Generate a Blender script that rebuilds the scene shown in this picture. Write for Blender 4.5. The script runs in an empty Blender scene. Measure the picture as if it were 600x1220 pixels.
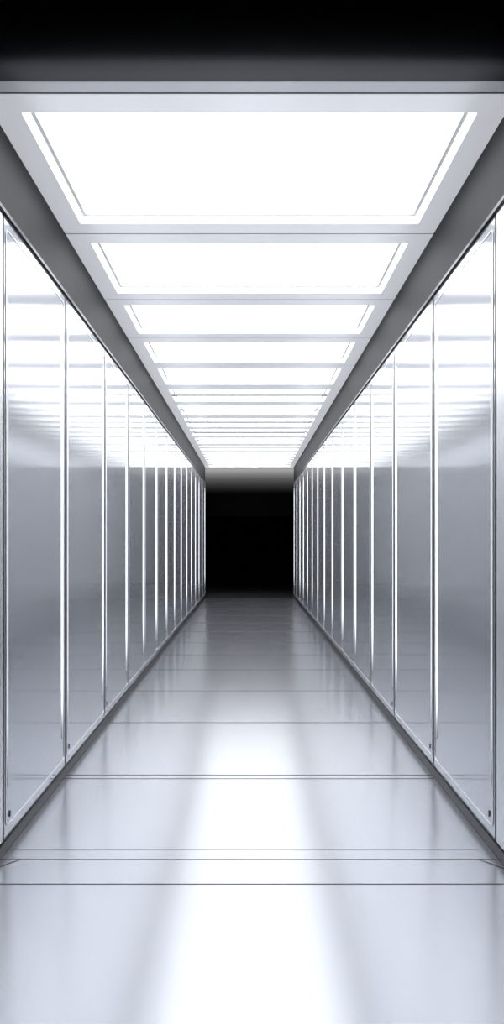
import bpy, bmesh, math
from mathutils import Vector

W = 1.2
EYE = 1.27 * W
F = 900.0
K = F * W                      # depth = k * K
ZC = EYE + 1.67 * W            # ceiling underside
ZG = EYE + 1.33 * W            # top of the wall panels
BASE = 0.06
scene = bpy.context.scene
scene.view_settings.view_transform = 'Standard'
scene.view_settings.look = 'None'

# ---------------------------------------------------------------- materials
def new_mat(name):
    m = bpy.data.materials.new(name); m.use_nodes = True
    nt = m.node_tree
    return m, nt, nt.nodes['Principled BSDF']

def brushed(name, col, metallic, rough, stretch=(60, 60, 1.5), rvar=0.03, cvar=0.03, spec=0.5, glow=0.0, aniso=0.0, tangent=(0, 1, 0)):
    m, nt, b = new_mat(name)
    tc = nt.nodes.new('ShaderNodeTexCoord')
    mp = nt.nodes.new('ShaderNodeMapping'); mp.inputs['Scale'].default_value = stretch
    nz = nt.nodes.new('ShaderNodeTexNoise'); nz.inputs['Scale'].default_value = 1.0
    nz.inputs['Detail'].default_value = 2
    nt.links.new(tc.outputs['Object'], mp.inputs['Vector'])
    nt.links.new(mp.outputs['Vector'], nz.inputs['Vector'])
    r = nt.nodes.new('ShaderNodeMapRange')
    r.inputs['To Min'].default_value = max(rough - rvar, 0.01); r.inputs['To Max'].default_value = rough + rvar
    nt.links.new(nz.outputs['Fac'], r.inputs['Value'])
    nt.links.new(r.outputs['Result'], b.inputs['Roughness'])
    mx = nt.nodes.new('ShaderNodeMix'); mx.data_type = 'RGBA'
    mx.inputs['A'].default_value = (*[c * (1 - cvar) for c in col], 1)
    mx.inputs['B'].default_value = (*[min(1, c * (1 + cvar)) for c in col], 1)
    nt.links.new(nz.outputs['Fac'], mx.inputs['Factor'])
    nt.links.new(mx.outputs['Result'], b.inputs['Base Color'])
    b.inputs['Metallic'].default_value = metallic
    b.inputs['Specular IOR Level'].default_value = spec
    if aniso:
        b.inputs['Anisotropic'].default_value = aniso
        cv = nt.nodes.new('ShaderNodeCombineXYZ')
        for i in range(3): cv.inputs[i].default_value = tangent[i]
        nt.links.new(cv.outputs[0], b.inputs['Tangent'])
    if glow:
        b.inputs['Emission Color'].default_value = (.93, .95, 1.0, 1)
        b.inputs['Emission Strength'].default_value = glow
    return m

def emit(name, col, s):
    m, nt, b = new_mat(name)
    b.inputs['Base Color'].default_value = (.8, .8, .8, 1)
    b.inputs['Emission Color'].default_value = (*col, 1)
    b.inputs['Emission Strength'].default_value = s
    return m

def emit_strip(name, col, s, z0, z1):
    """LED tube that dims toward both ends (object-space height)."""
    m, nt, b = new_mat(name)
    b.inputs['Base Color'].default_value = (.75, .77, .8, 1)
    b.inputs['Emission Color'].default_value = (*col, 1)
    tc = nt.nodes.new('ShaderNodeTexCoord'); sp = nt.nodes.new('ShaderNodeSeparateXYZ')
    nt.links.new(tc.outputs['Object'], sp.inputs[0])
    a = nt.nodes.new('ShaderNodeMapRange'); a.interpolation_type = 'SMOOTHSTEP'
    a.inputs['From Min'].default_value = z0; a.inputs['From Max'].default_value = z0 + .4
    c = nt.nodes.new('ShaderNodeMapRange'); c.interpolation_type = 'SMOOTHSTEP'
    c.inputs['From Min'].default_value = z1; c.inputs['From Max'].default_value = z1 - .3
    nt.links.new(sp.outputs['Z'], a.inputs['Value']); nt.links.new(sp.outputs['Z'], c.inputs['Value'])
    mu = nt.nodes.new('ShaderNodeMath'); mu.operation = 'MULTIPLY'
    nt.links.new(a.outputs[0], mu.inputs[0]); nt.links.new(c.outputs[0], mu.inputs[1])
    m2 = nt.nodes.new('ShaderNodeMath'); m2.operation = 'MULTIPLY'; m2.inputs[1].default_value = s
    nt.links.new(mu.outputs[0], m2.inputs[0]); nt.links.new(m2.outputs[0], b.inputs['Emission Strength'])
    return m

M_FLOOR = brushed('polished_floor', (.435, .448, .482), .82, .215, (30, .6, 1), .012, .02)
M_SEAM = brushed('floor_seam_dark', (.05, .05, .055), 0, .5)
M_PANEL = brushed('satin_glass_metal', (.66, .677, .72), .68, .120, (40, 40, .6), .006, .012, aniso=.93)
M_FRIEZE = brushed('brushed_dark_steel', (.014, .0145, .016), .1, .6, (60, 60, 1.0), .04, .15, .2)
M_FRAME = brushed('silver_frame_self_lit', (.90, .915, .945), .25, .22, (2, 40, 2), .02, .02, glow=.42)  # glow stands in for bounce light the frame lacks
M_LINTEL = brushed('silver_lintel_self_lit', (.85, .86, .89), .3, .30, (2, 40, 2), .03, .02, glow=.14)  # self-glow put in to pale the lintel, which is no lamp
M_LIP = brushed('grey_aluminium_lip', (.30, .305, .32), .3, .4)
M_DARK = brushed('dark_trim', (.06, .062, .07), .4, .35)
M_CLIP = brushed('steel_clip', (.25, .26, .28), .7, .3)
M_BASE = brushed('dark_grey_baseboard', (.03, .031, .035), .3, .4)
M_BACKING = brushed('backing_grey', (.03, .03, .033), 0, .6)
M_BLACK = brushed('black_matte', (.002, .002, .002), 0, .8, rvar=.02, spec=.0)
M_HEADER = brushed('header_black', (.12, .12, .125), .9, .42, rvar=.01, cvar=.0)
M_BLACKFLOOR = brushed('charcoal_floor', (.04, .04, .043), 0, .4, rvar=.02, spec=.4)
M_EDGE = brushed('polished_edge', (.88, .89, .92), .5, .25)
M_LIGHT = emit('ceiling_diffuser', (.96, .977, 1.0), 3.8)
M_RIM = emit('rim_light', (.96, .98, 1.0), 1.6)
M_LED = emit_strip('wall_led', (.95, .97, 1.0), 2.4, .22, 2.98)
M_LED2 = emit_strip('wall_led_soft', (.92, .95, 1.0), .9, .2, 3.0)

# ---------------------------------------------------------------- helpers
def link_mesh(name, bm, mat, parent=None, loc=(0, 0, 0), bevel=0):
    bmesh.ops.recalc_face_normals(bm, faces=bm.faces)
    me = bpy.data.meshes.new(name); bm.to_mesh(me); bm.free()
    for mm in (mat if isinstance(mat, list) else [mat]): me.materials.append(mm)
    ob = bpy.data.objects.new(name, me); ob.location = loc
    scene.collection.objects.link(ob)
    if parent: ob.parent = parent
    if bevel:
        b = ob.modifiers.new('bevel', 'BEVEL'); b.width = bevel; b.segments = 2; b.limit_method = 'ANGLE'
    return ob

def add_box(bm, x0, x1, y0, y1, z0, z1, mi=0):
    vs = [bm.verts.new((x, y, z)) for x in (x0, x1) for y in (y0, y1) for z in (z0, z1)]
    for idx in ((0,1,3,2),(4,6,7,5),(0,4,5,1),(2,3,7,6),(0,2,6,4),(1,5,7,3)):
        f = bm.faces.new([vs[i] for i in idx]); f.material_index = mi

def box(name, x0, x1, y0, y1, z0, z1, mat, parent=None, bevel=0):
    bm = bmesh.new(); add_box(bm, min(x0,x1), max(x0,x1), y0, y1, z0, z1)
    return link_mesh(name, bm, mat, parent, bevel=bevel)

def rrect(a0, a1, b0, b1, r, n=5):
    if r <= 0: return [(a0,b0),(a1,b0),(a1,b1),(a0,b1)]
    pts = []
    for cx, cy, st in ((a1-r,b0+r,-90),(a1-r,b1-r,0),(a0+r,b1-r,90),(a0+r,b0+r,180)):
        for i in range(n+1):
            t = math.radians(st + 90*i/n)
            pts.append((cx + r*math.cos(t), cy + r*math.sin(t)))
    return pts

def ring(bm, outer, inner, d0, d1, fn):
    n = len(outer)
    L = [[bm.verts.new(fn(p[0], p[1], d)) for p in pts] for pts, d in ((outer,d0),(outer,d1),(inner,d1),(inner,d0))]
    for i in range(n):
        j = (i+1) % n
        for q in range(4):
            A, B = L[q], L[(q+1) % 4]
            bm.faces.new((A[i], A[j], B[j], B[i]))

def plate(bm, pts, d0, d1, fn):
    A = [bm.verts.new(fn(p[0], p[1], d0)) for p in pts]; B = [bm.verts.new(fn(p[0], p[1], d1)) for p in pts]
    bm.faces.new(A); bm.faces.new(B)
    for i in range(len(pts)):
        j = (i+1) % len(pts); bm.faces.new((A[i], A[j], B[j], B[i]))

def structure(ob, label, cat):
    ob['kind'] = 'structure'; ob['label'] = label; ob['category'] = cat

# ---------------------------------------------------------------- layout
JK = [.00341, .00456, .0058, .0069] + [.0069 + .00109*i for i in range(1, 12)]
JY = [k*K for k in JK]
YF = .00305*K
YE = JY[-1]
YB = .0245*K

# floor: slabs with flush dark seams, wider expansion seams farther in
seams = [(.00311, .011), (.00335, .011), (.003455, .004), (.00449, .016), (.00456, .016)]
for i, k in enumerate([.00588, .00713, .0083, .0094, .0105, .0118, .0131, .0144, .0158, .0173]):
    seams.append((k, .022 + .006*i))
seams = sorted([(k*K, w) for k, w in seams])
bm = bmesh.new()
y = -2.0
for sy, w in seams + [(YE, 0)]:
    add_box(bm, -W-.1, W+.1, y, sy - w/2, -.03, 0, 0)
    if w: add_box(bm, -W-.1, W+.1, sy - w/2, sy + w/2, -.03, -.0012, 1)
    y = sy + w/2
for sg in (-1, 1):   # short mitred seam lines of the threshold inlay
    x0, x1 = sg*(W-.10), sg*W
    f = bm.faces.new([bm.verts.new(p) for p in ((x0, .00335*K, .0012), (x1, .00325*K, .0012), (x1, .00325*K-.01, .0012), (x0, .00335*K-.01, .0012))]); f.material_index = 1
fl = link_mesh('floor', bm, [M_FLOOR, M_SEAM])
structure(fl, 'polished silver-grey reflective floor slabs with thin dark seams', 'floor')

# dark chamber past the end
ob = box('floor_dark_chamber', -2.4, 2.4, YE+.001, YB+.1, -.06, -.002, M_BLACKFLOOR)
structure(ob, 'charcoal floor of the unlit chamber at the corridor end', 'floor')
def cove(name, xw, prof, mat, label, cat):
    bm = bmesh.new()
    A = [bm.verts.new((-xw, y, z)) for y, z in prof]; B = [bm.verts.new((xw, y, z)) for y, z in prof]
    for i in range(len(prof)-1):
        f = bm.faces.new((A[i], B[i], B[i+1], A[i+1])); f.smooth = True
    o = link_mesh(name, bm, mat); structure(o, label, cat)
    return o
a, bh = .75, 1.05  # header curve added to shape the fill lamp's falloff
prof = [(YE, ZC+.1), (YE+.02, ZC)] + [(YE + .02 + a*math.sin(t), ZC - bh*(1-math.cos(t))) for t in [math.pi/2*i/24 for i in range(1, 25)]] + [(YE+.02+a, ZC-1.3)]
cove('wall_end_added_header', 2.4, prof, M_BLACK, 'black curved header added to catch the soft grey glow of an unseen lamp', 'wall')
ob = box('wall_back', -2.4, 2.4, YB, YB+.06, -.06, ZC, M_BLACK); structure(ob, 'black unlit end wall of the chamber', 'wall')
for s, nm in ((-1, 'left'), (1, 'right')):
    ob = box('wall_chamber_' + nm, s*2.4, s*2.46, YE, YB, -.06, ZC, M_BLACK); structure(ob, 'black side wall of the unlit chamber', 'wall')
L = bpy.data.lights.new('added_end_fill', 'AREA'); L.shape = 'RECTANGLE'; L.size = 4.2; L.size_y = .06; L.energy = 1100
lo = bpy.data.objects.new('added_end_fill', L); scene.collection.objects.link(lo)
lo.location = (0, YE + .05, ZC - .26); lo.rotation_euler = (math.radians(128), 0, 0)   # added unseen lamp: aims +Y and up, greys the header top
L.spread = math.radians(140)

# black curved header above the entrance
prof = [(YF, ZC + .002)]
for i in range(17):
    t = math.pi/2*i/16
    prof.append((YF - .03 - .22*math.sin(t), ZC + .006 + .30*(1-math.cos(t))))
prof.append((YF - .25, ZC + 1.6))
cove('wall_header', 2.6, prof, M_HEADER, 'black curved header above the corridor entrance', 'wall')

# side walls
for s, nm in ((-1, 'left'), (1, 'right')):
    ob = box('wall_' + nm, s*(W+.04), s*(W+.14), YF, YE, 0, ZC+.12, M_BACKING)
    structure(ob, 'grey wall behind the satin panels', 'wall')
    ob = box('baseboard_' + nm, s*(W-.008), s*(W+.04), YF, YE, 0, BASE-.006, M_BASE, bevel=.003)
    structure(ob, 'dark grey metal baseboard along the panels', 'baseboard')

n = 1
for s in (-1, 1):
    bm = bmesh.new()
    add_box(bm, min(s*(W-.004), s*(W+.04)), max(s*(W-.004), s*(W+.04)), YF, YE, ZG+.025, ZC-.004)
    ob = link_mesh('trim_%d' % n, bm, M_FRIEZE); n += 1
    structure(ob, 'brushed dark steel band above the wall panels', 'trim')
    ob = box('trim_%d' % n, s*(W-.014), s*(W+.04), YF, YE, ZG+.004, ZG+.022, M_DARK); n += 1
    structure(ob, 'thin dark rail capping the wall panels', 'trim')
    bm = bmesh.new()
    add_box(bm, min(s*(W-.0), s*(W+.04)), max(s*(W-.0), s*(W+.04)), YF, JY[0]-.006, BASE, ZG)
    ob = link_mesh('trim_%d' % n, bm, M_EDGE, bevel=.004); n += 1
    structure(ob, 'pale silver entrance post beside the first panel', 'trim')

# ---------------------------------------------------------------- wall panels
def corridor_panel(s, y0, y1):
    e = bpy.data.objects.new('reflective_panel', None); e.empty_display_size = .2
    e.location = (s*W, (y0+y1)/2, BASE); scene.collection.objects.link(e)
    hw = (y1-y0)/2 - .003; H = ZG - BASE
    fn = lambda a, b, d: (-s*d, a, b)
    bm = bmesh.new(); plate(bm, rrect(-hw, hw, 0, H, .004, 2), -.035, 0, fn)
    link_mesh('panel_sheet', bm, M_PANEL, e)
    bm = bmesh.new()
    ring(bm, rrect(-hw+.030, hw-.030, .05, H-.05, .04), rrect(-hw+.038, hw-.038, .058, H-.058, .033), 0.0, .003, fn)
    o = link_mesh('edge_outline', bm, M_EDGE, e); o['label'] = 'thin polished outline with rounded corners'
    bm = bmesh.new()
    ring(bm, rrect(-hw, hw, 0, H, .004, 5), rrect(-hw+.009, hw-.009, .009, H-.009, .004, 5), 0.0, .0015, fn)
    o = link_mesh('edge_gasket', bm, M_DARK, e); o['label'] = 'dark slim gasket'
    bm = bmesh.new(); plate(bm, rrect(hw-.094, hw-.066, .20, H-.16, .013, 5), 0.0, .003, fn)
    o = link_mesh('light_strip', bm, M_LED, e); o['label'] = 'glowing white vertical light strip'
    bm = bmesh.new(); plate(bm, rrect(-hw+.06, -hw+.069, .25, H-.2, .004, 4), 0.0, .002, fn)
    o = link_mesh('light_strip', bm, M_LED2, e); o['label'] = 'narrow soft vertical light strip'
    bm = bmesh.new(); plate(bm, rrect(-hw+.09, -hw+.105, .085, .12, .007, 4), 0.0, .005, fn)
    o = link_mesh('fixing_clip', bm, M_CLIP, e); o['label'] = 'small steel rounded fixing clip'
    e['label'] = 'satin silver reflective wall panel with glowing vertical strips'
    e['category'] = 'wall panel'; e['group'] = 'reflective panels lining the corridor walls'
for s in (-1, 1):
    for i in range(len(JY)-1):
        corridor_panel(s, JY[i], JY[i+1])

# ---------------------------------------------------------------- ceiling
CK = [.00313] + JK[1:]
CY = [k*K for k in CK]
bm = bmesh.new()
add_box(bm, -W-.14, W+.14, YF+.005, YE, ZC+.13, ZC+.2, 0)
for i, cy in enumerate(CY[:-1]):       # dark joint fillers hanging between neighbouring modules
    add_box(bm, -W, W, cy - .0055, cy + .0055, ZC+.002, ZC+.13, 0)
ob = link_mesh('ceiling', bm, M_BACKING)
structure(ob, 'dark ceiling slab and joints between the light modules', 'ceiling')
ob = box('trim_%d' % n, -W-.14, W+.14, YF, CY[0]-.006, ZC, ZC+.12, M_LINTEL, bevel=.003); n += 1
structure(ob, 'silver lintel across the corridor entrance', 'trim')

HX = .887*W
def ceiling_light(y0, y1, divided):
    e = bpy.data.objects.new('ceiling_light', None); e.empty_display_size = .2
    e.location = (0, (y0+y1)/2, ZC); scene.collection.objects.link(e)
    hl = (y1-y0)/2 - .006
    fw = .15
    fn = lambda a, b, d: (a, b, d)
    bm = bmesh.new()
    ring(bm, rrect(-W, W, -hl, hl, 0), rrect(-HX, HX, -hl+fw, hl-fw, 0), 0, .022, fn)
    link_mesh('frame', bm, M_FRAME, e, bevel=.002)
    bm = bmesh.new()
    ring(bm, rrect(-HX-.03, HX+.03, -hl+fw-.03, hl-fw+.03, 0), rrect(-HX+.018, HX-.018, -hl+fw+.006, hl-fw-.006, 0), .024, .046, fn)
    o = link_mesh('rim_light', bm, M_RIM, e); o['label'] = 'slim glowing white rim'
    bm = bmesh.new()
    ring(bm, rrect(-HX, HX, -hl+fw, hl-fw, 0), rrect(-HX+.036, HX-.036, -hl+fw+.007, hl-fw-.007, 0), .048, .060, fn)
    o = link_mesh('inner_lip', bm, M_LIP, e); o['label'] = 'grey aluminium inner lip'
    bm = bmesh.new(); plate(bm, rrect(-HX, HX, -hl+fw, hl-fw, 0), .062, .080, fn)
    o = link_mesh('diffuser', bm, M_LIGHT, e); o['label'] = 'glowing white diffuser sheet'
    if divided:
        bm = bmesh.new(); plate(bm, rrect(-HX, HX, -.035, .035, 0), .001, .022, fn)
        o = link_mesh('divider_bar', bm, M_LIP, e); o['label'] = 'thin grey bar dividing the light panel'
    e['label'] = ('white ceiling light panel split by a thin grey bar' if divided
                  else 'recessed white light panel in a silver ceiling frame')
    e['category'] = 'ceiling light'; e['group'] = 'light panels along the corridor ceiling'
for i in range(len(CY)-1):
    ceiling_light(CY[i], CY[i+1], i >= 5)

# ---------------------------------------------------------------- world + camera
w = bpy.data.worlds.new('world'); scene.world = w; w.use_nodes = True
w.node_tree.nodes['Background'].inputs[0].default_value = (0, 0, 0, 1)
w.node_tree.nodes['Background'].inputs[1].default_value = 0

cam = bpy.data.cameras.new('camera'); co = bpy.data.objects.new('camera', cam)
scene.collection.objects.link(co); scene.camera = co
co.location = (0, 0, EYE); co.rotation_euler = (math.pi/2, 0, 0)
cam.sensor_width = 36; cam.lens = F/1220*36
cam.shift_x = 3/1220; cam.shift_y = 35/1220
cam.clip_start = .05
